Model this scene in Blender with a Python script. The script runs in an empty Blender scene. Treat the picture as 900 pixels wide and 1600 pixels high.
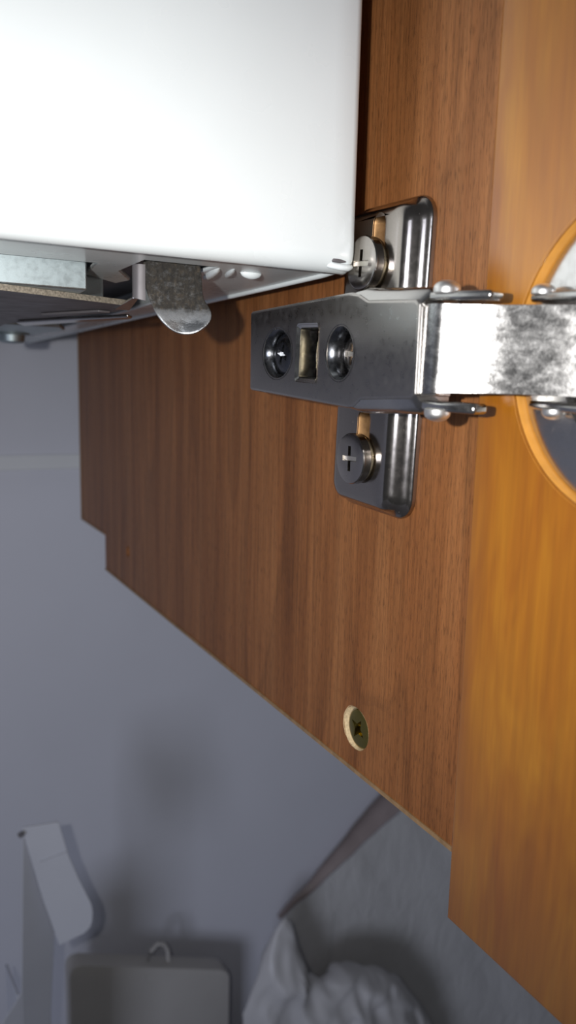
import bpy, bmesh, math, random
from mathutils import Vector, Matrix, noise

S = 0.001                       # everything below is modelled in millimetres
scene = bpy.context.scene
COL = scene.collection

# ------------------------------------------------------------------ camera
CAM_POS = Vector((-78.102, -110.528, -4.264))
RIGHT = Vector((0.88216, -0.47041, 0.02236))
UP = Vector((0.05527, 0.15056, 0.98705))
FWD = Vector((0.46769, 0.86951, -0.15882))
cam_data = bpy.data.cameras.new('camera')
cam = bpy.data.objects.new('camera', cam_data)
COL.objects.link(cam)
rot = Matrix((RIGHT, UP, -FWD)).transposed().to_4x4()
cam.matrix_world = Matrix.Translation(CAM_POS * S) @ rot
cam_data.sensor_fit = 'VERTICAL'
cam_data.sensor_height = 36.0
cam_data.lens = 36.0 * 1207.0 / 1600.0
cam_data.clip_start = 0.002
cam_data.clip_end = 20
cam_data.dof.use_dof = True
cam_data.dof.focus_distance = 0.131
cam_data.dof.aperture_fstop = 24.0
scene.camera = cam

# ------------------------------------------------------------------ world, lights, exposure
world = bpy.data.worlds.new('room_ambience')
scene.world = world
world.use_nodes = True
world.node_tree.nodes['Background'].inputs[0].default_value = (0.88, 0.92, 1.0, 1)
world.node_tree.nodes['Background'].inputs[1].default_value = 0.05

# the phone's flash, a little left of and above its lens
fl = bpy.data.lights.new('phone_flash', 'SPOT')
fl.energy = 0.88
fl.color = (1.0, 0.985, 0.96)
fl.spot_size = math.radians(106)
fl.spot_blend = 1.0
fl.shadow_soft_size = 0.0016
flo = bpy.data.objects.new('phone_flash', fl)
COL.objects.link(flo)
flo.matrix_world = Matrix.Translation((CAM_POS - RIGHT * 21 + UP * 5) * S) @ rot

# daylight from the kitchen window, over to the left
wl = bpy.data.lights.new('window_daylight', 'AREA')
wl.shape = 'RECTANGLE'
wl.size = 0.5
wl.size_y = 0.6
wl.energy = 8.0
wl.color = (0.76, 0.82, 1.0)
wlo = bpy.data.objects.new('window_daylight', wl)
COL.objects.link(wlo)
wlo.location = (-1.25, -1.2, 0.04)
wlo.rotation_euler = (Vector((0.0, 0.3, -0.2)) - wlo.location).to_track_quat('-Z', 'Y').to_euler()

scene.view_settings.view_transform = 'Standard'
scene.view_settings.look = 'None'
scene.view_settings.exposure = 0.0
scene.view_settings.gamma = 1.0
scene.view_settings.use_curve_mapping = False


# ------------------------------------------------------------------ materials
class Nodes:
    def __init__(self, name):
        self.m = bpy.data.materials.new(name)
        self.m.use_nodes = True
        self.t = self.m.node_tree
        self.b = self.t.nodes['Principled BSDF']
        self.out = self.t.nodes['Material Output']

    def n(self, kind, **kw):
        nd = self.t.nodes.new(kind)
        for k, v in kw.items():
            setattr(nd, k, v)
        return nd

    def link(self, a, b):
        self.t.links.new(a, b)

    def coord(self, scale, loc=(0, 0, 0)):
        """object coordinates in millimetres times scale"""
        tc = self.n('ShaderNodeTexCoord')
        mp = self.n('ShaderNodeMapping')
        mp.inputs['Scale'].default_value = [s * 1000 for s in scale]
        mp.inputs['Location'].default_value = loc
        self.link(tc.outputs['Object'], mp.inputs['Vector'])
        return mp.outputs['Vector']

    def noise(self, scale, detail=2.0, rough=0.5, dist=0.0, loc=(0, 0, 0)):
        nz = self.n('ShaderNodeTexNoise')
        nz.inputs['Scale'].default_value = 1.0
        nz.inputs['Detail'].default_value = detail
        nz.inputs['Roughness'].default_value = rough
        nz.inputs['Distortion'].default_value = dist
        self.link(self.coord(scale, loc), nz.inputs['Vector'])
        return nz.outputs['Fac']

    def ramp(self, fac, stops):
        r = self.n('ShaderNodeValToRGB')
        el = r.color_ramp.elements
        while len(el) < len(stops):
            el.new(0.5)
        for e, (p, c) in zip(el, stops):
            e.position = p
            e.color = (c[0], c[1], c[2], 1) if hasattr(c, '__len__') else (c, c, c, 1)
        self.link(fac, r.inputs['Fac'])
        return r.outputs['Color']

    def mix(self, fac, a, b, mode='MIX'):
        mx = self.n('ShaderNodeMix', data_type='RGBA', blend_type=mode)
        for sock, v in ((mx.inputs['Factor'], fac), (mx.inputs['A'], a), (mx.inputs['B'], b)):
            if hasattr(v, 'links') or hasattr(v, 'is_linked'):
                self.link(v, sock)
            elif hasattr(v, '__len__'):
                sock.default_value = (v[0], v[1], v[2], 1)
            else:
                sock.default_value = v
        return mx.outputs['Result']

    def bump(self, height, strength, dist_mm):
        bp = self.n('ShaderNodeBump')
        bp.inputs['Strength'].default_value = strength
        bp.inputs['Distance'].default_value = dist_mm * S
        self.link(height, bp.inputs['Height'])
        self.link(bp.outputs['Normal'], self.b.inputs['Normal'])

    def set(self, **kw):
        for k, v in kw.items():
            k = k.replace('_', ' ')
            if hasattr(v, 'is_linked'):
                self.link(v, self.b.inputs[k])
            elif hasattr(v, '__len__') and len(v) == 3:
                self.b.inputs[k].default_value = (*v, 1)
            else:
                self.b.inputs[k].default_value = v
        return self.m


def simple(name, col, rough=0.5, metal=0.0, var=0.08, nscale=0.3, bump=0.0, rvar=0.06, coat=0.0):
    k = Nodes(name)
    nz = k.noise((nscale,) * 3, 3)
    c = k.ramp(nz, [(0.3, [x * (1 - var) for x in col]), (0.7, [min(1, x * (1 + var)) for x in col])])
    r = k.ramp(k.noise((nscale * 2.3,) * 3, 3, loc=(5, 3, 1)), [(0.3, max(0.02, rough - rvar)), (0.7, rough + rvar)])
    k.set(Base_Color=c, Roughness=r, Metallic=metal, Coat_Weight=coat, Coat_Roughness=0.2)
    if bump:
        k.bump(k.noise((nscale * 6,) * 3, 2), bump, 0.1)
    return k.m


M = {}


def wood_panel():
    k = Nodes('brown_laminate')
    bands = k.noise((0.0, 0.16, 0.006), 3, 0.55, 0.6)
    fine = k.noise((0.0, 1.7, 0.035), 4, 0.65, 0.2, (3, 7, 1))
    pores = k.noise((0.0, 5.4, 0.42), 2, 0.6, 0.0, (9, 2, 4))
    base = k.ramp(bands, [(0.28, (0.190, 0.068, 0.020)), (0.5, (0.252, 0.096, 0.030)), (0.72, (0.318, 0.134, 0.047))])
    streak = k.ramp(fine, [(0.30, 0.62), (0.52, 1.0), (0.75, 1.16)])
    c = k.mix(1.0, base, streak, 'MULTIPLY')
    grow = k.noise((0.0, 0.030, 0.0032), 1, 0.4, 0.3, (2, 5, 8))
    mul = k.n('ShaderNodeMath', operation='MULTIPLY')
    mul.inputs[1].default_value = 13.0
    k.link(grow, mul.inputs[0])
    fr = k.n('ShaderNodeMath', operation='FRACT')
    k.link(mul.outputs[0], fr.inputs[0])
    c = k.mix(1.0, c, k.ramp(fr.outputs[0], [(0.0, 0.80), (0.05, 0.90), (0.10, 1.05), (0.55, 1.0), (0.97, 0.90)]), 'MULTIPLY')
    pc = k.ramp(pores, [(0.36, 0.36), (0.45, 1.0)])
    c = k.mix(0.62, c, pc, 'MULTIPLY')
    k.set(Base_Color=c, Roughness=0.46, Specular_IOR_Level=0.32)
    k.bump(pc, 0.35, 0.06)
    return k.m


def wood_door():
    k = Nodes('honey_lacquered_wood')
    bands = k.noise((0.0, 0.13, 0.03), 3, 0.6, 0.6, (1, 4, 2))
    fine = k.noise((0.0, 0.9, 0.05), 3, 0.6, 0.2, (3, 1, 1))
    base = k.ramp(bands, [(0.3, (0.29, 0.088, 0.002)), (0.5, (0.36, 0.126, 0.003)), (0.7, (0.43, 0.170, 0.006))])
    c = k.mix(1.0, base, k.ramp(fine, [(0.3, 0.86), (0.7, 1.07)]), 'MULTIPLY')
    k.set(Base_Color=c, Roughness=0.55, Specular_IOR_Level=0.25, Coat_Weight=1.0, Coat_Roughness=0.22, Coat_IOR=1.6)
    return k.m


def metal(name, col, rough, spot=0.25, dirt=0.0, nsc=0.9):
    k = Nodes(name)
    nz = k.noise((nsc,) * 3, 4, 0.6)
    r = k.ramp(nz, [(0.35, rough), (0.72, rough + spot)])
    fine = k.noise((6, 6, 6), 2, 0.6, 0, (2, 8, 5))
    c = k.ramp(fine, [(0.3, [x * 0.86 for x in col]), (0.7, col)])
    if dirt:
        d = k.ramp(k.noise((1.6,) * 3, 5, 0.7, 0, (4, 4, 4)), [(0.66, 0.0), (0.74, dirt)])
        c = k.mix(d, c, (0.16, 0.11, 0.06))
        k.set(Metallic=k.mix(d, (1, 1, 1), (0.2, 0.2, 0.2)))
    else:
        k.set(Metallic=1.0)
    k.set(Base_Color=c, Roughness=r)
    k.bump(fine, 0.05, 0.02)
    return k.m


def scuffed():
    k = Nodes('scuffed_nickel')
    nz = k.noise((0.5, 0.5, 0.8), 5, 0.7, 0.3)
    fine = k.noise((2.2, 2.2, 2.2), 3, 0.6, 0, (2, 8, 5))
    k.set(Base_Color=k.ramp(nz, [(0.3, (0.46, 0.45, 0.44)), (0.7, (0.62, 0.61, 0.60))]), Metallic=1.0,
          Roughness=k.ramp(nz, [(0.35, 0.20), (0.7, 0.34)]))
    k.bump(fine, 0.10, 0.2)
    return k.m


def clip_metal():
    """spring steel, dust caked on its upper half"""
    k = Nodes('dusty_spring_steel')
    tc = k.n('ShaderNodeTexCoord')
    sep = k.n('ShaderNodeSeparateXYZ')
    k.link(tc.outputs['Object'], sep.inputs[0])
    mr = k.n('ShaderNodeMapRange')
    mr.inputs['From Min'].default_value = 5.4 * S
    mr.inputs['From Max'].default_value = 8.8 * S
    k.link(sep.outputs['Z'], mr.inputs['Value'])
    nz = k.noise((0.9, 0.9, 1.2), 5, 0.7)
    ad = k.n('ShaderNodeMath', operation='MULTIPLY_ADD')
    k.link(nz, ad.inputs[0])
    ad.inputs[1].default_value = 0.7
    ad.inputs[2].default_value = -0.35
    a2 = k.n('ShaderNodeMath', operation='ADD', use_clamp=True)
    k.link(ad.outputs[0], a2.inputs[0])
    k.link(mr.outputs[0], a2.inputs[1])
    dust = a2.outputs[0]
    dcol = k.ramp(k.noise((1.4, 1.4, 0.9), 4, 0.7, 0, (7, 1, 2)),
                  [(0.32, (0.009, 0.008, 0.007)), (0.55, (0.028, 0.024, 0.019)), (0.75, (0.062, 0.047, 0.030))])
    c = k.mix(dust, (0.40, 0.42, 0.44), dcol)
    met = k.ramp(dust, [(0.2, 1.0), (0.8, 0.0)])
    rg = k.ramp(dust, [(0.2, 0.36), (0.8, 0.85)])
    k.set(Base_Color=c, Metallic=met, Roughness=rg)
    k.bump(k.noise((3, 3, 3), 4, 0.7), 0.5, 0.12)
    return k.m


def film():
    k = Nodes('clear_plastic_film')
    nz = k.noise((0.02, 0.02, 0.012), 4, 0.6, 0.5)
    k.set(Base_Color=k.ramp(nz, [(0.3, (0.74, 0.73, 0.72)), (0.7, (0.86, 0.85, 0.84))]), Roughness=0.22)
    tr = k.n('ShaderNodeBsdfTransparent')
    tr.inputs[0].default_value = (0.93, 0.93, 0.93, 1)
    mx = k.n('ShaderNodeMixShader')
    mx.inputs[0].default_value = 0.70
    k.link(tr.outputs[0], mx.inputs[1])
    k.link(k.b.outputs[0], mx.inputs[2])
    k.link(mx.outputs[0], k.out.inputs['Surface'])
    k.bump(k.noise((0.06, 0.06, 0.03), 3, 0.6, 1.0), 0.5, 4.0)
    return k.m


M['panel'] = wood_panel()
M['door'] = wood_door()
M['edge'] = simple('tan_edge_band', (0.27, 0.165, 0.080), 0.5, 0, 0.2, 0.5)
M['chip'] = simple('chipped_board', (0.62, 0.47, 0.27), 0.9, 0, 0.25, 2.0, 0.4)
M['rim'] = simple('lacquered_hole_rim', (0.58, 0.26, 0.045), 0.4, 0, 0.1, 0.4, coat=0.3)
M['nickel'] = metal('nickel_plated_steel', (0.66, 0.645, 0.62), 0.15, 0.12)
M['arm'] = metal('satin_nickel_steel', (0.48, 0.455, 0.43), 0.27, 0.10)
M['dirty'] = metal('grimy_nickel', (0.52, 0.48, 0.44), 0.15, 0.04, 0.5)
M['brassy'] = metal('yellowed_nickel', (0.70, 0.62, 0.44), 0.24, 0.15)
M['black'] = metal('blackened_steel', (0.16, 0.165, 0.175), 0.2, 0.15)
M['bright'] = metal('worn_bright_steel', (0.86, 0.82, 0.74), 0.35, 0.15)
M['scuffed'] = scuffed()
M['plate'] = metal('dusty_dark_nickel', (0.46, 0.42, 0.38), 0.155, 0.05, 0.8)
M['slot_wood'] = metal('wood_tinted_slot_lining', (0.27, 0.155, 0.07), 0.35, 0.15)  # tinted like the wood that shows through the plate slots
M['rivet'] = metal('polished_rivet_steel', (0.95, 0.94, 0.92), 0.40, 0.05)
M['zinc'] = metal('galvanised_steel', (0.44, 0.51, 0.53), 0.42, 0.15)
M['olive'] = metal('yellow_passivated_steel', (0.34, 0.27, 0.07), 0.12, 0.15, 0.5, 1.5)
M['paint'] = simple('white_enamel_paint', (0.76, 0.81, 0.815), 0.30, 0, 0.02, 0.05, coat=0.25)
M['cut'] = simple('raw_cut_sheet_edge', (0.30, 0.265, 0.21), 0.55, 0.5, 0.45, 2.6, 0.4)
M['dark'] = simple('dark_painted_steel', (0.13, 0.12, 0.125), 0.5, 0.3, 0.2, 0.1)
M['clip'] = clip_metal()
M['wall'] = simple('white_wall_paint', (0.66, 0.665, 0.73), 0.75, 0, 0.03, 0.012)
M['trim'] = simple('pale_trim_paint', (0.74, 0.75, 0.77), 0.6, 0, 0.03, 0.02)
M['top'] = simple('grey_worktop_laminate', (0.42, 0.41, 0.40), 0.5, 0, 0.1, 0.06)
M['card'] = simple('white_card', (0.58, 0.59, 0.64), 0.7, 0, 0.03, 0.03)
M['tray'] = simple('off_white_plastic', (0.50, 0.48, 0.46), 0.5, 0, 0.04, 0.03)
M['bag'] = simple('white_bag_plastic', (0.60, 0.59, 0.60), 0.42, 0, 0.05, 0.05)
M['film'] = film()


# ------------------------------------------------------------------ helpers
def tag(o, label=None, cat=None, group=None, kind=None):
    for k_, v in (('label', label), ('category', cat), ('group', group), ('kind', kind)):
        if v:
            o[k_] = v
    return o


def empty(name, loc=(0, 0, 0), rot_=(0, 0, 0)):
    o = bpy.data.objects.new(name, None)
    COL.objects.link(o)
    o.empty_display_size = 0.01
    o.location = Vector(loc) * S
    o.rotation_euler = rot_
    return o


def obj(name, bm, mat, parent=None, angle=32, bevel=0.0, seg=3, recalc=True, loc=None):
    if recalc:
        bmesh.ops.recalc_face_normals(bm, faces=bm.faces)
    for v in bm.verts:
        v.co *= S
    me = bpy.data.meshes.new(name)
    bm.to_mesh(me)
    bm.free()
    me.materials.append(mat)
    me.shade_smooth()
    me.set_sharp_from_angle(angle=math.radians(angle))
    o = bpy.data.objects.new(name, me)
    COL.objects.link(o)
    if loc:
        o.location = Vector(loc) * S
    if parent:
        o.parent = parent
    if bevel:
        b = o.modifiers.new('bevel', 'BEVEL')
        b.width = bevel * S
        b.segments = seg
        b.limit_method = 'ANGLE'
        b.angle_limit = math.radians(35)
        b.harden_normals = False
    return o


def rrect(cu, cv, hu, hv, r, n=6):
    pts = []
    for (su, sv, a0) in ((1, 1, 0), (-1, 1, 90), (-1, -1, 180), (1, -1, 270)):
        for i in range(n + 1):
            a = math.radians(a0 + 90 * i / n)
            pts.append((cu + su * (hu - r) + r * math.cos(a), cv + sv * (hv - r) + r * math.sin(a)))
    return pts


def circle(cu, cv, ru, rv=None, n=32):
    rv = rv or ru
    return [(cu + ru * math.cos(2 * math.pi * i / n), cv + rv * math.sin(2 * math.pi * i / n)) for i in range(n)]


def cross(cu, cv, L, w):
    p = [(w, w), (w, L), (-w, L), (-w, w), (-L, w), (-L, -w), (-w, -w), (-w, -L), (w, -L), (w, -w), (L, -w), (L, w)]
    return [(cu + a, cv + b) for a, b in p]


YZ = lambda u, v, w: (w, u, v)      # sheet parallel to the side panel
XZ = lambda u, v, w: (u, w, v)      # sheet parallel to the wall
XY = lambda u, v, w: (u, v, w)      # level sheet


def loop(bm, pts, w, mp):
    vs = [bm.verts.new(mp(u, v, w)) for u, v in pts]
    es = [bm.edges.new((vs[i], vs[(i + 1) % len(vs)])) for i in range(len(vs))]
    return vs, es


def bridge(bm, a, b):
    n = len(a)
    for i in range(n):
        bm.faces.new((a[i], a[(i + 1) % n], b[(i + 1) % n], b[i]))


def slab(bm, outer, w0, w1, mp=YZ, holes=(), floor=()):
    """flat sheet between levels w0 and w1; holes go through, floor holes are (pts, depth level)"""
    o0, e0 = loop(bm, outer, w0, mp)
    o1, e1 = loop(bm, outer, w1, mp)
    bridge(bm, o0, o1)
    f0, f1 = list(e0), list(e1)
    for h in holes:
        a, ea = loop(bm, h, w0, mp)
        b, eb = loop(bm, h, w1, mp)
        bridge(bm, a, b)
        f0 += ea
        f1 += eb
    for h, d in floor:
        b, eb = loop(bm, h, w1, mp)
        a, ea = loop(bm, h, d, mp)
        bridge(bm, a, b)
        bm.faces.new(a)
        f1 += eb
    bmesh.ops.triangle_fill(bm, use_beauty=True, use_dissolve=False, edges=f0)
    bmesh.ops.triangle_fill(bm, use_beauty=True, use_dissolve=False, edges=f1)
    return bm


def loft(bm, levels, mp=YZ, cap0=True, cap1=True, holes=()):
    """levels: [(pts, w)...]; holes cut the last level and run back to the first"""
    rings = [loop(bm, p, w, mp) for p, w in levels]
    for (a, _), (b, _) in zip(rings, rings[1:]):
        bridge(bm, a, b)
    if cap0:
        bm.faces.new(rings[0][0])
    if cap1:
        es = list(rings[-1][1])
        for h in holes:
            b, eb = loop(bm, h, levels[-1][1], mp)
            a, ea = loop(bm, h, levels[0][1] - 0.02, mp)
            bridge(bm, a, b)
            es += eb
        if holes:
            bmesh.ops.triangle_fill(bm, use_beauty=True, use_dissolve=False, edges=es)
        else:
            bm.faces.new(rings[-1][0])
    return bm


def lathe(bm, prof, axis='x', c=(0, 0, 0), n=36):
    """prof: [(w, r)...] spun round an axis through c"""
    rings = []
    for w, r in prof:
        ring = []
        for i in range(n):
            a = 2 * math.pi * i / n
            u, v = r * math.cos(a), r * math.sin(a)
            p = {'x': (w, u, v), 'y': (u, w, v), 'z': (u, v, w)}[axis]
            ring.append(bm.verts.new((c[0] + p[0], c[1] + p[1], c[2] + p[2])))
        rings.append(ring)
    for a, b in zip(rings, rings[1:]):
        bridge(bm, a, b)
    bm.faces.new(rings[0])
    bm.faces.new(rings[-1])
    return bm


def tube(bm, pts, r, n=10, closed=False):
    pts = [Vector(p) for p in pts]
    rings = []
    N = len(pts)
    for i, p in enumerate(pts):
        d = (pts[(i + 1) % N if closed else min(i + 1, N - 1)] - pts[i - 1 if (closed or i) else 0]).normalized()
        ref = Vector((0, 0, 1)) if abs(d.z) < 0.9 else Vector((1, 0, 0))
        a = d.cross(ref).normalized()
        b = d.cross(a)
        rr = r[i] if hasattr(r, '__len__') else r
        rings.append([bm.verts.new(p + a * rr * math.cos(2 * math.pi * j / n) + b * rr * math.sin(2 * math.pi * j / n)) for j in range(n)])
    for i in range(N if closed else N - 1):
        bridge(bm, rings[i], rings[(i + 1) % N])
    if not closed:
        bm.faces.new(rings[0])
        bm.faces.new(rings[-1])
    return bm


def box(bm, x0, x1, y0, y1, z0, z1):
    slab(bm, [(y0, z0), (y1, z0), (y1, z1), (y0, z1)], x0, x1, YZ)
    return bm


def ribbon(bm, path, z0, z1, th):
    """strip following path [(x, y)...] standing between z0(t) and z1(t), thickened to th"""
    n = len(path)
    P = [Vector((a, b)) for a, b in path]
    top_o, bot_o, top_i, bot_i = [], [], [], []
    for i, p in enumerate(P):
        d = (P[min(i + 1, n - 1)] - P[max(i - 1, 0)]).normalized()
        nr = Vector((-d.y, d.x)) * th
        t = i / (n - 1)
        za, zb = z0(t), z1(t)
        bot_o.append(bm.verts.new((p.x, p.y, za)))
        top_o.append(bm.verts.new((p.x, p.y, zb)))
        bot_i.append(bm.verts.new((p.x + nr.x, p.y + nr.y, za)))
        top_i.append(bm.verts.new((p.x + nr.x, p.y + nr.y, zb)))
    for i in range(n - 1):
        bm.faces.new((bot_o[i], bot_o[i + 1], top_o[i + 1], top_o[i]))
        bm.faces.new((bot_i[i], top_i[i], top_i[i + 1], bot_i[i + 1]))
        bm.faces.new((top_o[i], top_o[i + 1], top_i[i + 1], top_i[i]))
        bm.faces.new((bot_o[i], bot_i[i], bot_i[i + 1], bot_o[i + 1]))
    for i in (0, n - 1):
        bm.faces.new((bot_o[i], top_o[i], top_i[i], bot_i[i]))
    return bm


def arc(c, r, a0, a1, n=8):
    return [(c[0] + r * math.cos(math.radians(a0 + (a1 - a0) * i / n)),
             c[1] + r * math.sin(math.radians(a0 + (a1 - a0) * i / n))) for i in range(n + 1)]


B = bmesh.new

# ------------------------------------------------------------------ the setting
FLOOR_Z = -560
tag(obj('wall_back', box(B(), -900, 900, 300, 320, FLOOR_Z - 30, 700), M['wall']), kind='structure')
tag(obj('worktop', box(B(), -900, 900, -300, 300, FLOOR_Z - 30, FLOOR_Z), M['top'], bevel=2), kind='structure')
tag(obj('trim_1', box(B(), -900, 900, 298.6, 300, -49, -41), M['trim'], bevel=0.6), kind='structure')

# ------------------------------------------------------------------ cabinet side panel
cab = empty('kitchen_cabinet', (0, 0, -86))
tag(cab, 'brown wood-grain kitchen cabinet with its honey-coloured door open on a nickel-plated hinge', 'cabinet')
CL = (0, 0, 86)
bm = B()
outline = [(-23.5, -76.2), (185.8, -76.2), (185.8, -62.3), (224, -62.3), (224, 330), (-23.5, 330)]
hole = circle(5.3, -68.1, 4.3, 4.15, 28)
small = circle(155, -63.5, 1.7, 2.0, 14)
slab(bm, outline, 17, 0, YZ, floor=((hole, 1.6), (small, 4)))
pan = obj('side_panel', bm, M['panel'], cab, loc=CL)
tag(pan, 'brown wood-grain side panel, notched at its rear corner')
# light edging along the bottom and the back edge of the board
for nm, (y0, y1, z0, z1) in (('edge_strip', (-23.5, 185.8, -77.0, -76.2)),
                             ('edge_strip', (185.8, 224.0, -63.0, -62.3)),
                             ('edge_strip', (224.0, 224.8, -63.0, 330))):
    obj(nm, box(B(), -0.25, 17, y0, y1, z0, z1), M['edge'], pan)
# frayed ring of chipboard round the sunk screw
random.seed(4)
bm = B()
n = 40
outer, inner = [], []
for i in range(n):
    a = 2 * math.pi * i / n
    wob = random.uniform(-0.12, 0.16)
    thick = 0.25 + 0.65 * max(0, math.cos(a - 0.35)) ** 1.0
    outer.append((5.3 + (4.25 + wob * .6 + thick * .25) * math.cos(a), -68.1 + (4.1 + wob * .6 + thick * .2) * math.sin(a)))
    inner.append((5.0 + (3.75 + wob * .5) * math.cos(a), -68.1 + (3.75 + wob * .5) * math.sin(a)))
ro, _ = loop(bm, outer, -0.06, YZ)
ri, _ = loop(bm, inner, 0.55, YZ)
rb, _ = loop(bm, inner, 1.55, YZ)
bridge(bm, ro, ri)
bridge(bm, ri, rb)
obj('frayed_hole_rim', bm, M['chip'], pan)
# the sunk screw
bm = B()
levels = [(circle(5.0, -68.1, 1.6, 1.6, 32), 1.6), (circle(4.7, -68.1, 3.75, 3.75, 32), 0.75), (circle(4.7, -68.1, 3.65, 3.65, 32), 0.35),
          (circle(4.7, -68.1, 3.2, 3.2, 32), 0.15)]
rings = [loop(bm, p, w, YZ) for p, w in levels]
for (a, _), (b2, _) in zip(rings, rings[1:]):
    bridge(bm, a, b2)
star = []
for i in range(16):
    a = 2 * math.pi * i / 16 + 0.5
    r = (2.3, 1.25, 0.95, 1.25)[i % 4]
    star.append((5.0 + r * math.cos(a), -68.1 + r * math.sin(a)))
s1, es1 = loop(bm, star, 0.15, YZ)
s2, _ = loop(bm, [(5.0 + (u - 5.0) * .55, -68.1 + (v + 68.1) * .55) for u, v in star], 1.5, YZ)
bridge(bm, s1, s2)
bm.faces.new(s2)
bmesh.ops.triangle_fill(bm, use_beauty=True, use_dissolve=False, edges=list(rings[-1][1]) + es1)
obj('screw', bm, M['olive'], pan, angle=25)

# ------------------------------------------------------------------ cabinet door, swung open
CUP = (-51.9, 0.3)
RC = 19.1
bm = B()
d_out = lambda e: [(-340 + e, -86 + e), (-26.2 - e, -86 + e), (-26.2 - e, 330 - e), (-340 + e, 330 - e)]
rings = [loop(bm, d_out(e), w, YZ) for e, w in ((0.6, 17), (0, 16.4), (0, -2.3), (0.2, -2.75), (0.7, -3))]
for (a, _), (b2, _) in zip(rings, rings[1:]):
    bridge(bm, a, b2)
bm.faces.new(rings[0][0])
h1, he = loop(bm, circle(*CUP, RC, RC, 96), -3, YZ)
h2, _ = loop(bm, circle(*CUP, RC, RC, 96), 11.5, YZ)
bridge(bm, h1, h2)
bm.faces.new(h2)
bmesh.ops.triangle_fill(bm, use_beauty=True, use_dissolve=False, edges=list(rings[-1][1]) + he)
door = obj('door', bm, M['door'], cab, loc=CL)
tag(door, 'honey-coloured lacquered door, swung open, with a round hinge hole')
# the bevelled rim of the hole
bm = B()
lv = [(circle(*CUP, RC + .3, RC + .3, 96), -3.02), (circle(*CUP, RC - .15, RC - .15, 96), -2.6), (circle(*CUP, RC - .3, RC - .3, 96), -1.2)]
rr = [loop(bm, p, w, YZ)[0] for p, w in lv]
bridge(bm, rr[0], rr[1])
bridge(bm, rr[1], rr[2])
obj('hole_rim', bm, M['rim'], door, angle=60)

# ------------------------------------------------------------------ hinge
HROT = math.radians(2.5)

# arm: tapering pressed channel
bm = B()
circ1 = circle(14.2, 1.05, 5.5, 4.3, 36)
sq = rrect(3.4, 1.3, 3.5, 4.6, 0.6, 4)
circ2 = circle(-6.9, 1.45, 3.9, 4.1, 36)
face_out = [(26.0, 8.3), (25.2, -5.7), (24.6, -6.0), (-9.5, -6.75), (-11.5, -6.6), (-13.5, -5.3), (-25.6, -4.4), (-26.6, -3.6),
            (-26.2, 8.2), (-25.2, 8.9), (-13.9, 9.2), (-11.4, 10.2), (-8.6, 10.5), (25.4, 8.7)]
def inset(pts, d):
    out, N = [], len(pts)
    for i in range(N):
        p0, p1, p2 = (Vector(pts[i - 1]), Vector(pts[i]), Vector(pts[(i + 1) % N]))
        n1 = Vector((-(p1 - p0).y, (p1 - p0).x)).normalized()
        n2 = Vector((-(p2 - p1).y, (p2 - p1).x)).normalized()
        m = (n1 + n2).normalized()
        q = p1 + m * d / max(0.5, m.dot(n1))
        out.append((q.x, q.y))
    return out
face_out = face_out[::-1]
lv = [(face_out, -12.9), (face_out, -13.45), (inset(face_out, .06), -13.68), (inset(face_out, .2), -13.87), (inset(face_out, .42), -13.98), (inset(face_out, .6), -14.0)]
rings = [loop(bm, p_, w, YZ) for p_, w in lv]
for (a, _), (b2, _) in zip(rings, rings[1:]):
    bridge(bm, a, b2)
ef, eb = list(rings[-1][1]), list(rings[0][1])
for h in (circ1, sq, circ2):
    h1, e1 = loop(bm, h, -14.0, YZ)
    h2, e2 = loop(bm, h, -12.9, YZ)
    bridge(bm, h1, h2)
    ef += e1
    eb += e2
bmesh.ops.triangle_fill(bm, use_beauty=True, use_dissolve=False, edges=ef)
bmesh.ops.triangle_fill(bm, use_beauty=True, use_dissolve=False, edges=eb)
hinge = arm = obj('hinge', bm, M['arm'], cab, loc=CL, angle=24)
hinge.rotation_euler = (HROT, 0, 0)
tag(hinge, 'nickel-plated concealed hinge screwed to the side panel, its link reaching into the door')

# mounting plate: stamped, bevelled, two slots
bm = B()
def plate_out(front, back, tz, bz, r):
    return rrect((front + back) / 2, (tz + bz) / 2, (back - front) / 2, (tz - bz) / 2, r, 7)
slots = [rrect(-1.6, 19.3, 1.7, 4.6, 1.65, 5), rrect(-0.6, -11.8, 1.8, 4.4, 1.75, 5)]
prof_p = [(0.0, -0.05), (0.0, -0.7), (0.25, -1.0), (0.7, -1.25), (1.3, -1.6), (1.8, -2.3), (2.3, -3.1), (2.9, -3.75), (3.7, -4.2), (4.6, -4.42), (5.4, -4.5)]
loft(bm, [(plate_out(-10.6 + e * .8, 11.2 - e * .7, 26.2 - e * .55, -25.4 + e * .55, max(1.2, 3.8 - e * .35)), w) for e, w in prof_p], YZ, holes=slots)
plate = obj('mounting_plate', bm, M['plate'], hinge, angle=50)

for (cu, cv, hu, hv) in ((-1.6, 19.3, 1.7, 4.6), (-0.6, -11.8, 1.8, 4.4)):  # added slot linings, standing in for the wood seen behind
    bm = B()
    lv = [(rrect(cu, cv, hu + .12, hv + .12, hu + .06, 5), -4.53), (rrect(cu, cv, hu - .25, hv - .25, hu - .3, 5), -4.0), (rrect(cu, cv, hu - .8, hv - .8, hu - .85, 5), -2.2)]
    rr = [loop(bm, p_, w, YZ)[0] for p_, w in lv]
    bridge(bm, rr[0], rr[1])
    bridge(bm, rr[1], rr[2])
    obj('slot_lining', bm, M['slot_wood'], hinge, angle=50)
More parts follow.
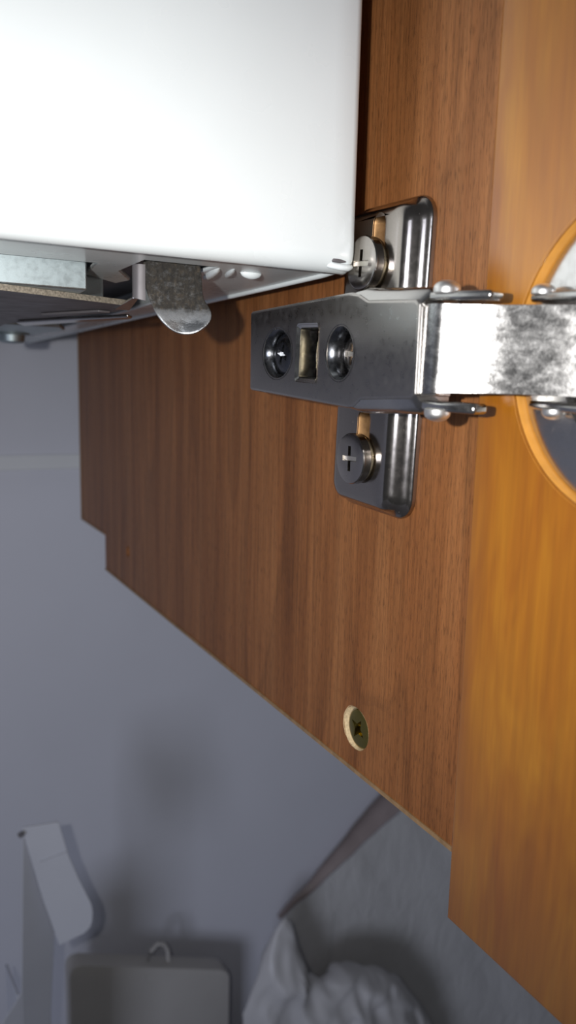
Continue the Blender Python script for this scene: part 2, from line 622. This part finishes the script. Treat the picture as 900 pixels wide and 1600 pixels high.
# mounting screws: cheese heads with a cross recess
def mounting_screw(z, tilt):
    bm = B()
    R = 4.35
    prof = [(R - 0.9, -4.5), (R - 0.9, -5.0), (R, -5.05), (R, -6.35), (R - 0.12, -6.55), (R - 0.4, -6.65)]
    rings = [loop(bm, circle(0, 0, r, r, 40), w, YZ) for r, w in prof]
    for (a, _), (b2, _) in zip(rings, rings[1:]):
        bridge(bm, a, b2)
    bm.faces.new(rings[0][0])
    cr = cross(0, 0, 2.15, 0.42)
    c1, ce = loop(bm, cr, -6.65, YZ)
    c2, _ = loop(bm, [(u * .85, v * .85) for u, v in cr], -5.3, YZ)
    bridge(bm, c1, c2)
    bm.faces.new(c2)
    bmesh.ops.triangle_fill(bm, use_beauty=True, use_dissolve=False, edges=list(rings[-1][1]) + ce)
    s = obj('mounting_screw', bm, M['dirty'], hinge, loc=(0, 0, z), angle=30)
    s.rotation_euler = (tilt, 0, 0)
    # worn shine along the recess
    bm = B()
    slab(bm, rrect(0, 0, 2.1, 0.36, 0.1, 2), -5.4, -6.3, YZ)
    obj('screw_recess', bm, M['bright'], hinge, angle=30, loc=(0, 0, z)).rotation_euler = (tilt, 0, 0)
    bm = B()
    lathe(bm, [(-4.45, 4.0), (-4.95, 3.85), (-4.97, 3.2)], 'x')
    obj('screw_collar', bm, M['brassy'], hinge, angle=40, loc=(0, 0, z))
    return s
mounting_screw(16, 0.04)
mounting_screw(-16, -0.05)

# channel sides, reaching back to the mounting plate
def side(name, pts, z0, z1, mat=M['arm']):
    bm = B()
    slab(bm, pts, z0, z1, XY)
    return obj(name, bm, mat, arm, bevel=0.25, seg=2)
side('channel_side', [(-12.9, 25), (-12.9, -26), (-7.5, -26), (-5.2, -8), (-5.2, 12), (-8.5, 25)], 7.0, 8.1)
side('channel_side', [(-12.9, 25), (-12.9, -26), (-7.5, -26), (-5.2, -8), (-5.2, 12), (-8.5, 25)], -4.6, -3.6)
# wings that flare outwards beside the pivot end: sloping flanks
def wing(inner, outer):
    bm = B()
    N = len(inner)
    rows_ = []
    for (yi, zi), (yo_, zo) in zip(inner, outer):
        sg = 1 if zo > zi else -1
        rows_.append([bm.verts.new(c) for c in ((-13.85, yi, zi), (-13.2, yi, zi + (zo - zi) * .5), (-12.2, yo_, zo), (-10.2, yo_, zo + .1 * sg), (-10.2, yo_, zo - .9 * sg), (-12.9, yi, zi - .8 * sg))])
    for a, b2 in zip(rows_, rows_[1:]):
        bridge(bm, a, b2)
    bm.faces.new(rows_[0])
    bm.faces.new(rows_[-1])
    obj('wing', bm, M['nickel'], arm, angle=50)
wing([(-9.4, 10.2), (-11.6, 10.0), (-13.9, 9.1), (-20, 8.95), (-25.8, 8.7), (-26.5, 8.1)],
     [(-9.4, 10.7), (-11.6, 11.1), (-13.9, 10.9), (-20, 10.7), (-26.2, 10.4), (-27.2, 9.6)])
wing([(-10.2, -6.55), (-11.6, -6.4), (-13.5, -5.2), (-20, -4.7), (-25.6, -4.3), (-26.5, -3.6)],
     [(-10.2, -7.0), (-11.6, -7.3), (-13.5, -7.1), (-20, -6.7), (-26.0, -6.2), (-27.0, -5.2)])
# dished rims of the two round holes and the frame of the square one
for cy, cz, ry, rz in ((14.2, 1.05, 5.5, 4.3), (-6.9, 1.45, 3.9, 4.1)):
    bm = B()
    lv = [(circle(cy, cz, ry + .35, rz + .3, 36), -14.05), (circle(cy, cz, ry - .5, rz - .45, 36), -13.6),
          (circle(cy, cz, ry - 1.0, rz - .8, 36), -12.2), (circle(cy, cz, ry - 1.0, rz - .8, 36), -11.0)]
    rr = [loop(bm, p, w, YZ)[0] for p, w in lv]
    for a, b2 in zip(rr, rr[1:]):
        bridge(bm, a, b2)
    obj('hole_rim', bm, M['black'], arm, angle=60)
bm = B()
a, _ = loop(bm, rrect(3.4, 1.3, 3.7, 4.85, .7, 4), -14.12, YZ)
b2, _ = loop(bm, rrect(3.4, 1.3, 3.0, 4.2, .5, 4), -13.7, YZ)
c2, _ = loop(bm, rrect(3.4, 1.3, 3.0, 4.2, .5, 4), -10.5, YZ)
bridge(bm, a, b2)
bridge(bm, b2, c2)
obj('square_hole_rim', bm, M['nickel'], arm, angle=40)
# threaded pin seen in the square hole
bm = B()
lathe(bm, [(-2.6, 0.5), (-2.2, 1.0), (-1.0, 1.35), (1.0, 1.4), (3.0, 1.35), (4.4, 1.0), (5.2, 0.5)], 'z', (-11.0, 2.6, 0), 20)
obj('adjusting_pin', bm, M['brassy'], arm, angle=40)
# inner web of the channel behind the holes
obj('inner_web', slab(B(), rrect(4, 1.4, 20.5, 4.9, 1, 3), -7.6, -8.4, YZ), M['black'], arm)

# black adjusting screw in the far hole and nickel one in the near hole
def adjusting_screw(y, z, ry, mat, top, name='adjusting_screw', ang=0.3, sl=1.5):
    bm = B()
    prof = [(ry, -8.6), (ry, top + 1.3), (ry * .93, top + .6), (ry * .74, top + .16), (ry * .55, top)]
    rings = [loop(bm, circle(0, 0, r, r * .93, 32), w, YZ) for r, w in prof]
    for (a, _), (b2, _) in zip(rings, rings[1:]):
        bridge(bm, a, b2)
    bm.faces.new(rings[0][0])
    cr = [(u * math.cos(ang) - v * math.sin(ang), u * math.sin(ang) + v * math.cos(ang)) for u, v in cross(0, 0, sl, 0.4)]
    c1, ce = loop(bm, cr, top, YZ)
    c2, _ = loop(bm, [(u * .6, v * .6) for u, v in cr], top + 1.2, YZ)
    bridge(bm, c1, c2)
    bm.faces.new(c2)
    bmesh.ops.triangle_fill(bm, use_beauty=True, use_dissolve=False, edges=list(rings[-1][1]) + ce)
    return obj(name, bm, mat, arm, loc=(0, y, z), angle=25)
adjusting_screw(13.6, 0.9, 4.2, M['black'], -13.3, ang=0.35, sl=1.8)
s2 = adjusting_screw(-7.4, 1.4, 3.3, M['dirty'], -12.2, ang=0.05, sl=1.7)
obj('screw_recess', slab(B(), rrect(0, 0, 1.7, 0.34, .1, 2), -11.2, -12.0, YZ), M['bright'], hinge, loc=(0, -7.4, 1.4))

# link: broad bright bow that swings out of the arm and down into the cup
path = [(-9.0, -25.2), (-11.4, -25.4), (-12.9, -25.9), (-13.4, -26.6), (-13.6, -27.6), (-13.65, -28.7), (-13.5, -29.5), (-13.1, -30.1), (-12.4, -30.7), (-11.4, -31.4), (-10.2, -32.6),
        (-9.2, -33.7), (-8.3, -35.0), (-7.3, -36.8), (-6.1, -39.3), (-4.7, -42.3), (-3.2, -45.3), (-1.4, -48.2), (1.0, -50.2), (4.0, -51.4), (8.0, -52.0)]
bm = B()
ribbon(bm, path, lambda t: -3.7 + 1.3 * t, lambda t: 8.1, 2.4)
link = obj('link', bm, M['scuffed'], hinge, bevel=1.1, seg=4, angle=50)
# side plates of the link with their rivets
for z0, z1, top in ((8.5, 9.7, True), (-5.6, -4.3, False)):
    bm = B()
    ye = -35.6 if top else -34.5
    slab(bm, [(-13.2, -26.8), (-9, -26.8), (-8.2, ye), (-10.9, ye - .6), (-12.6, -31)], z0, z1, XY)
    pl = obj('side_plate', bm, M['nickel'], hinge, bevel=0.4, seg=2)
    bm = B()
    sg = 1 if top else -1
    w0 = z1 if top else z0
    R_ = 1.75
    lathe(bm, [(w0 - .2 * sg, R_), (w0 + .3 * sg, R_)] + [(w0 + sg * (.3 + 1.1 * math.sin(math.radians(a))), R_ * math.cos(math.radians(a))) for a in (15, 30, 45, 60, 75, 86)], 'z', (-12.2, -29.3, 0), 24)
    obj('rivet', bm, M['rivet'], hinge, angle=70)
# outer levers that rise out of the cup
for z0, z1, yy, up in ((8.7, 9.8, -35.0, True), (-4.6, -3.6, -36.5, False)):
    bm = B()
    p = [(-3.4, yy), (-4.2, yy - 3), (-4.4, yy - 9), (-3.0, yy - 16), (9, yy - 16), (9, yy - 5), (1, yy - .4)]
    slab(bm, p, z0, z1, XY)
    lv_ = obj('lever', bm, M['nickel'], hinge, bevel=0.35, seg=2)
    bm = B()
    w0, w1 = (z1, z1 + 1.0) if up else (z0, z0 - 1.0)
    sg = 1 if up else -1
    lathe(bm, [(w0 - .2 * sg, 1.5), (w0 + .2 * sg, 1.5)] + [(w0 + sg * (.2 + .9 * math.sin(math.radians(a))), 1.5 * math.cos(math.radians(a))) for a in (15, 30, 45, 60, 75, 86)], 'z', (-3.4, yy - (2.2 if up else 4.5), 0), 24)
    obj('rivet', bm, M['rivet'], hinge, angle=60)

# cup: flange and bowl let into the door (built upright, so undo the hinge's own tilt)
bm = B()
lv = [(circle(*CUP, 18.75, 18.75, 64), -1.2), (circle(*CUP, 18.6, 18.6, 64), -1.5), (circle(*CUP, 12.2, 12.2, 64), -1.6),
      (circle(*CUP, 11.6, 11.6, 64), -1.0), (circle(*CUP, 11.2, 11.2, 64), 6.0), (circle(*CUP, 9.5, 9.5, 64), 10.0)]
rr = [loop(bm, p, w, YZ)[0] for p, w in lv]
for a, b2 in zip(rr, rr[1:]):
    bridge(bm, a, b2)
bm.faces.new(rr[-1])
obj('cup', bm, M['nickel'], hinge, angle=40).rotation_euler = (-HROT, 0, 0)

# ------------------------------------------------------------------ extractor hood body above
XR, ZB, YF = -7.3, 15.2, 0.8
hood = empty('extractor_hood', (-150, 150, ZB))
tag(hood, 'white enamelled sheet-metal hood body above the hinge arm, steel tray beneath', 'extractor hood')
hl = (150, -150, -ZB)
# front skin: rounded over at the bottom
prof = [(YF, 330)] + [(YF, 40.0)] + arc((YF + 2.6, ZB + 2.6), 2.6, 180, 270, 8)
bm = B()
xs = [-560, -300, -120, -60, -30, -12, XR - 1.2, XR - 0.5, XR - 0.12, XR]
yo = [0, 0, 0, 0, 0, 0, 0, 0.25, 0.8, 1.6]
rows = []
for x, o_ in zip(xs, yo):
    rows.append([bm.verts.new((x, y + (o_ if y < YF + 2.6 else 0), z)) for y, z in prof])
for a, b2 in zip(rows, rows[1:]):
    for i in range(len(prof) - 1):
        bm.faces.new((a[i], a[i + 1], b2[i + 1], b2[i]))
skin = obj('front_skin', bm, M['paint'], hood, angle=60, loc=hl)
so = skin.modifiers.new('thickness', 'SOLIDIFY')
so.thickness = 0.7 * S
so.offset = -1
# right-hand side skin
bm = B()
slab(bm, [(YF + 1.6, ZB), (298, ZB), (298, 330), (YF + 1.6, 330)], XR - 0.7, XR, YZ)
obj('side_skin', bm, M['paint'], hood, loc=hl)
# folded-in bottom: front lip, tab and side flange in one sheet
bm = B()
lip = [(-560, YF + 2.4), (XR - .02, YF + 2.4), (XR - .02, 298), (XR - 8.5, 298), (XR - 8.5, 92), (-17, 70), (-22, 52), (-26.2, 34),
       (-26.2, 12.5), (-38.6, 12.5), (-38.6, 27), (-33.5, 38), (-34.5, 44), (-42.6, 35.4), (-44.4, 20.6), (-560, 20.6)]
slab(bm, lip, ZB + 0.8, ZB, XY)
obj('bottom_flange', bm, M['paint'], hood, bevel=0.25, seg=2, loc=hl)
# rolled seam along the right edge ending in a curled corner
bm = B()
tube(bm, [(XR - .75, 4.2, ZB + .15), (XR - .7, 9, ZB - .02), (XR - .65, 30, ZB - .1), (XR - .65, 296, ZB - .1)], [0.55, 0.6, 0.55, 0.55], 12)
obj('rolled_seam', bm, M['paint'], hood, angle=60, loc=hl)
bm = B()
tube(bm, [(XR - 5.2, 2.2, ZB + .75), (XR - 4.0, 1.2, ZB + .3), (XR - 2.6, 0.5, ZB + .05), (XR - 1.1, 0.6, ZB + .05), (XR - .25, 1.3, ZB + .35),
          (XR - .0, 2.0, ZB + 1.3), (XR - .1, 1.9, ZB + 2.6)], [0.3, 0.5, .55, .6, .6, .5, .25], 12)
obj('curled_corner', bm, M['paint'], hood, angle=60, loc=hl)
bm = B()
tube(bm, [(XR - 4.3, 0.95, ZB + 1.15), (XR - 3.8, 0.75, ZB + 1.1), (XR - 2.4, 0.62, ZB + 1.0), (XR - 0.9, 0.75, ZB + 1.05)], [0.2, 0.42, 0.34, 0.12], 10)
obj('corner_gap', bm, M['dark'], hood, angle=60, loc=hl)
# pressed ridges in the flange
def ridge(p0, p1, r, h):
    bm = B()
    N = 10
    pts, rad = [], []
    for i in range(N + 1):
        t = i / N
        pts.append((p0[0] + (p1[0] - p0[0]) * t, p0[1] + (p1[1] - p0[1]) * t, ZB + 0.05 - h))
        rad.append(0.08 + r * math.sin(math.pi * t) ** 0.5)
    tube(bm, pts, rad, 12)
    obj('pressed_ridge', bm, M['paint'], hood, angle=60, loc=hl)
ridge((-25.6, 13.2), (-22.8, 27), 0.75, 0.0)
ridge((-23.2, 12.6), (-20.6, 22), 0.55, 0.0)
ridge((-20.8, 15.3), (-16.6, 15.6), 1.0, 0.0)
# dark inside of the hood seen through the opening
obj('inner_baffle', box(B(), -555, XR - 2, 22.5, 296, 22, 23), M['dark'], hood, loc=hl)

# galvanised tray under the flange
bm = B()
slab(bm, [(-200, 23.0), (-45.3, 23.0), (-44.6, 36.0), (-38, 40), (-38, 52), (-47, 100), (-47, 190), (-200, 190)], 22.0, 11.05, XY)
tray = obj('steel_tray', bm, M['zinc'], hood, bevel=0.3, seg=2, loc=hl)
bm = B()
slab(bm, [(-200, 20.8), (-61, 22.0), (-35.3, 33.2), (-34.6, 35.5), (-33.5, 46), (-47, 100), (-47, 190), (-200, 190)], 11.0, 10.05, XY)
t2 = obj('tray_bottom', bm, M['dark'], tray, bevel=0.1, seg=1)
# raw cut edge of the tray bottom
bm = B()
e0, e1 = Vector((-200, 20.7)), Vector((-61, 21.9))
pts = [(-200, 20.6), (-61, 21.8), (-35.3, 33.0)]
ribbon(bm, pts, lambda t: 10.0, lambda t: 11.0, 0.25)
obj('cut_edge', bm, M['cut'], tray)
# runner clipped under the tray, and its bolt
bm = B()
slab(bm, [(-47, 84), (-31, 48), (-29.5, 50), (-29.2, 53.5), (-40, 80), (-44, 92)], 9.9, 9.2, XY)
obj('runner', bm, M['nickel'], tray, bevel=0.25, seg=2)
bm = B()
slab(bm, [(-46, 60), (-38, 44), (-35.5, 44.5), (-43, 62)], 9.95, 9.5, XY)
obj('runner', bm, M['dark'], tray, bevel=0.2, seg=2)
bm = B()
slab(bm, [(-60, 112), (-31, 112), (-27, 125), (-34, 175), (-60, 175)], 12.0, 10.8, XY)
obj('bracket', bm, M['zinc'], tray, bevel=0.4, seg=2)
bm = B()
lathe(bm, [(10.8, 5.2), (10.2, 5.4), (10.1, 4.0), (8.2, 3.7), (7.7, 3.0), (7.5, 1.2)], 'z', (-38, 150, 0), 24)
obj('bolt', bm, M['zinc'], tray, angle=40)

# spring clip hanging out of the slot
left = [(-37.6, 16.2), (-37.5, 14.5), (-37.2, 12.5), (-36.7, 10.5), (-36.2, 9.3), (-35.6, 8.0), (-34.8, 6.7), (-33.8, 5.6), (-32.6, 4.8), (-31.3, 4.35)]
right = [(-27.4, 16.2), (-27.2, 14.5), (-27.0, 12.8), (-26.8, 11.2), (-26.6, 10.0), (-26.05, 9.3), (-25.8, 8.2), (-26.0, 7.0), (-26.9, 5.7), (-28.6, 4.6)]
bm = B()
NU = 12
grid = []
for (lx, lz), (rx, rz) in zip(left, right):
    row = []
    for j in range(NU + 1):
        u = j / NU
        x = lx + (rx - lx) * u
        z = lz + (rz - lz) * u
        if z < 6:
            z -= 0.25 * math.sin(math.pi * u)
        y = 17.0 + 0.9 * math.sin((16 - z) / 12 * math.pi) * 0.6
        # tip dished: its lower right curls towards the front
        dx, dz = x + 31.5, z - 9.0
        d = max(0, (dx * 0.80 - dz * 0.60) - 2.9)
        y -= min(d * 0.75, 2.0)
        row.append(bm.verts.new((x, y, z)))
    grid.append(row)
for a, b2 in zip(grid, grid[1:]):
    for j in range(NU):
        bm.faces.new((a[j], a[j + 1], b2[j + 1], b2[j]))
clip = tongue = obj('spring_clip', bm, M['clip'], hood, angle=60, loc=hl)
so = tongue.modifiers.new('thickness', 'SOLIDIFY')
so.thickness = 0.45 * S
so.offset = 0
sb = tongue.modifiers.new('round', 'SUBSURF')
sb.levels = sb.render_levels = 1
bm = B()
ribbon(bm, [(-38.8, 19.0), (-38.9, 17.8), (-38.3, 17.0), (-37.2, 16.9)], lambda t: 10.0 - 0.6 * t, lambda t: 15.2, 0.4)
obj('side_lug', bm, M['dark'], clip, angle=50)
bm = B()
slab(bm, [(-38.8, 19), (-37.9, 18.4), (-33, 40), (-36, 40)], 10.2, 9.8, XY)
obj('spring_leaf', bm, M['nickel'], clip, bevel=0.1, seg=1)

# ------------------------------------------------------------------ things against the wall below
# open white carton with a hanging flap
box_ = empty('open_carton', (-28, 215, FLOOR_Z))
tag(box_, 'open white card box with a rounded flap sticking out to its right, below the hood', 'box')
bl = (28, -215, -FLOOR_Z)
def board(name, pts, y0, th, tilt=None):
    bm = B()
    slab(bm, pts, y0, y0 + th, XZ)
    if tilt:
        for v in bm.verts:
            v.co.y += tilt[0] * (v.co.x - tilt[2]) + tilt[1] * (v.co.z - tilt[3])
    return obj(name, bm, M['card'], box_, bevel=0.3, seg=2, loc=bl)
board('front_wall', [(-32.6, -189), (-25.9, -220), (-19.8, -244), (-22.6, -283), (-25, FLOOR_Z), (-36.2, FLOOR_Z), (-35.6, -262)], 200, 1.2, (0.5, 0, -33, 0))
board('flap', [(-32.7, -187.4), (-18.4, -186.7), (-14.8, -202.5), (-10.9, -214.1), (-6.2, -226.3), (-5.6, -230.2), (-5.8, -234.2), (-7.0, -237.6), (-9.2, -239.8), (-19.8, -243.6), (-25.9, -220.1)], 199, 1.0, (-0.22, 0.02, -27, -220))
board('left_wall', [(-35.6, -262), (-44.4, -271.5), (-70, -296), (-70, FLOOR_Z), (-36.2, FLOOR_Z)], 198.6, 1.2, (0.3, 0, -36, 0))
bm = B()
slab(bm, [(201, FLOOR_Z), (201, -264), (236, -275), (236, FLOOR_Z)], -37.2, -36.2, YZ)
obj('inner_wall', bm, M['card'], box_, bevel=0.3, seg=2, loc=bl)
bm = B()
tube(bm, [(-26.7, 198.6, -203.6), (-22, 197.6, -202.2), (-15.6, 196.2, -200.4)], 0.25, 8)
obj('crease', bm, M['card'], box_, loc=bl)
bm = B()
tube(bm, [(-34.2, 199.8, -190), (-32.6, 199.6, -189)], 1.1, 10)
obj('corner_knob', bm, M['dark'], box_, loc=bl)

# flat off-white plastic container with a wire loop
ct = empty('plastic_container', (45, 268, FLOOR_Z))
tag(ct, 'flat off-white plastic container with a small loop on top, beside the card box', 'container')
cl = (-45, -268, -FLOOR_Z)
bm = B()
def cont(inset, r):
    # rounded top, edge slopes slightly down to the right
    tl, tr = -316 - inset, -352 - inset
    P = [(-1 + inset, FLOOR_Z)]
    P += [(-1 + inset, tl - r), (-0.2 + inset, tl - r * .45), (2.2 + inset, tl - .8), (6 + inset, tl - .9)]
    P += [(88 - inset, tr + 2.0), (91.5 - inset, tr - .4), (93.5 - inset, tr - r * .5), (94 - inset, tr - r)]
    P += [(94 - inset, FLOOR_Z)]
    return P
loft(bm, [(cont(0, 6), 281), (cont(0, 6), 271), (cont(.3, 6), 270.3), (cont(1.0, 6), 270)], XZ)
obj('shell', bm, M['tray'], ct, bevel=0.0, angle=40, loc=cl)
for (u0, v0) in ((17, -326), (44, -336.5)):
    bm = B()
    tube(bm, [(u0 - 3, 270.2, v0 + 1), (u0 - 3.5, 270.4, v0 - 3.5), (u0 + 0.5, 270.4, v0 - 6), (u0 + 4.5, 270.4, v0 - 6.8)], 0.6, 8)
    obj('moulded_mark', bm, M['tray'], ct, loc=cl)
bm = B()
tube(bm, [(44, 276, -335), (46.5, 276, -327), (50.5, 276, -323.6), (54.5, 276, -325), (56.8, 276, -330), (57.2, 276, -339)], 1.25, 10)
obj('loop', bm, M['tray'], ct, angle=60, loc=cl)

# crumpled plastic bag
topz = [(96, -372), (104, -352), (112, -334), (119, -322), (124, -318), (128, -323), (133, -343), (139, -362), (150, -368), (165, -366), (182, -372), (198, -380), (212, -392), (228, -416), (244, -446), (256, -478), (262, -500)]
def prof_top(x):
    for (a, za), (b2, zb) in zip(topz, topz[1:]):
        if a <= x <= b2:
            return za + (zb - za) * (x - a) / (b2 - a)
    return topz[-1][1]
bm = B()
NX, NR = 90, 64
rows = []
for i in range(NX + 1):
    x = 96 + (262 - 96) * i / NX
    zt = prof_top(x)
    e = max(0.12, math.sin(math.pi * min(1, max(0, i / NX))) ** 0.5)
    row = []
    for j in range(NR + 1):
        t = j / NR                       # front foot -> top -> back foot
        a = math.pi * t
        s_ = math.sin(a)
        z = FLOOR_Z + (zt - FLOOR_Z) * (s_ ** 0.55 if s_ > 0 else 0)
        hgt = (z - FLOOR_Z) / (zt - FLOOR_Z)
        y = 256 - math.cos(a) * (30 * e)
        p = Vector((x * .028, y * .028, z * .022))
        q = Vector((x * .07 + 9, y * .07, z * .05))
        cr = abs(noise.noise(p * 1.3)) * 2 - .5
        cr2 = abs(noise.noise(q * 1.2)) * 2 - .5
        amp = (1 - 0.55 * hgt ** 6)
        y += (cr * 16 + cr2 * 6) * amp * e
        dx = (noise.noise(q) * 5) * (1 - hgt ** 4)
        y = min(y, 282)
        row.append(bm.verts.new((x + dx, y, max(FLOOR_Z, z + noise.noise(q * 1.7) * 3 * (1 - hgt) - 0.0))))
    rows.append(row)
for a, b2 in zip(rows, rows[1:]):
    for j in range(NR):
        bm.faces.new((a[j], a[j + 1], b2[j + 1], b2[j]))
for v in bm.verts:
    v.co -= Vector((170, 262, FLOOR_Z))
bag = obj('crumpled_bag', bm, M['bag'], None, angle=180, loc=(170, 262, FLOOR_Z))
tag(bag, 'crumpled whitish plastic bag with one corner pointing up, right of the plastic container', 'bag')

# clear plastic film leaning against the wall
def film_y(x, z):
    h = (z - FLOOR_Z) / 280
    return 289 + 3 * h + 3.0 * noise.noise(Vector((x * .016, z * .006, 3))) + 1.6 * noise.noise(Vector((x * .05 + z * .03, z * .01, 7)))
bm = B()
NX, NZ = 60, 50
rows = []
for i in range(NX + 1):
    x = 138 + 290 * i / NX
    zt = min(-349.5 + (x - 138) * 0.555, -250)
    rows.append([bm.verts.new((x, film_y(x, FLOOR_Z + (zt - FLOOR_Z) * j / NZ), FLOOR_Z + (zt - FLOOR_Z) * j / NZ)) for j in range(NZ + 1)])
for a, b2 in zip(rows, rows[1:]):
    for j in range(NZ):
        bm.faces.new((a[j], a[j + 1], b2[j + 1], b2[j]))
fm = obj('plastic_film', bm, M['film'], None, angle=180)
tag(fm, 'clear plastic film with a straight slanting edge, leaning on the wall near the door', 'plastic film')
# grey-brown strip, darker than the film, along the slanting edge
M['strip_brown'] = simple('grey_brown_strip', (0.34, 0.28, 0.275), 0.4, 0, 0.12, 0.05)
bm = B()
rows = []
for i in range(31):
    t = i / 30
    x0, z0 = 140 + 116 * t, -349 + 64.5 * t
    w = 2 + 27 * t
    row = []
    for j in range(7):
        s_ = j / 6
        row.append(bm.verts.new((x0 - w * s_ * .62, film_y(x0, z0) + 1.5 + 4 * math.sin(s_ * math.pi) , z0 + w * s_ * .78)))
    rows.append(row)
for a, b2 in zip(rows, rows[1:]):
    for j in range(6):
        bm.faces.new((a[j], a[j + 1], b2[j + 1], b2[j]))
obj('dark_strip', bm, M['strip_brown'], fm, angle=180)
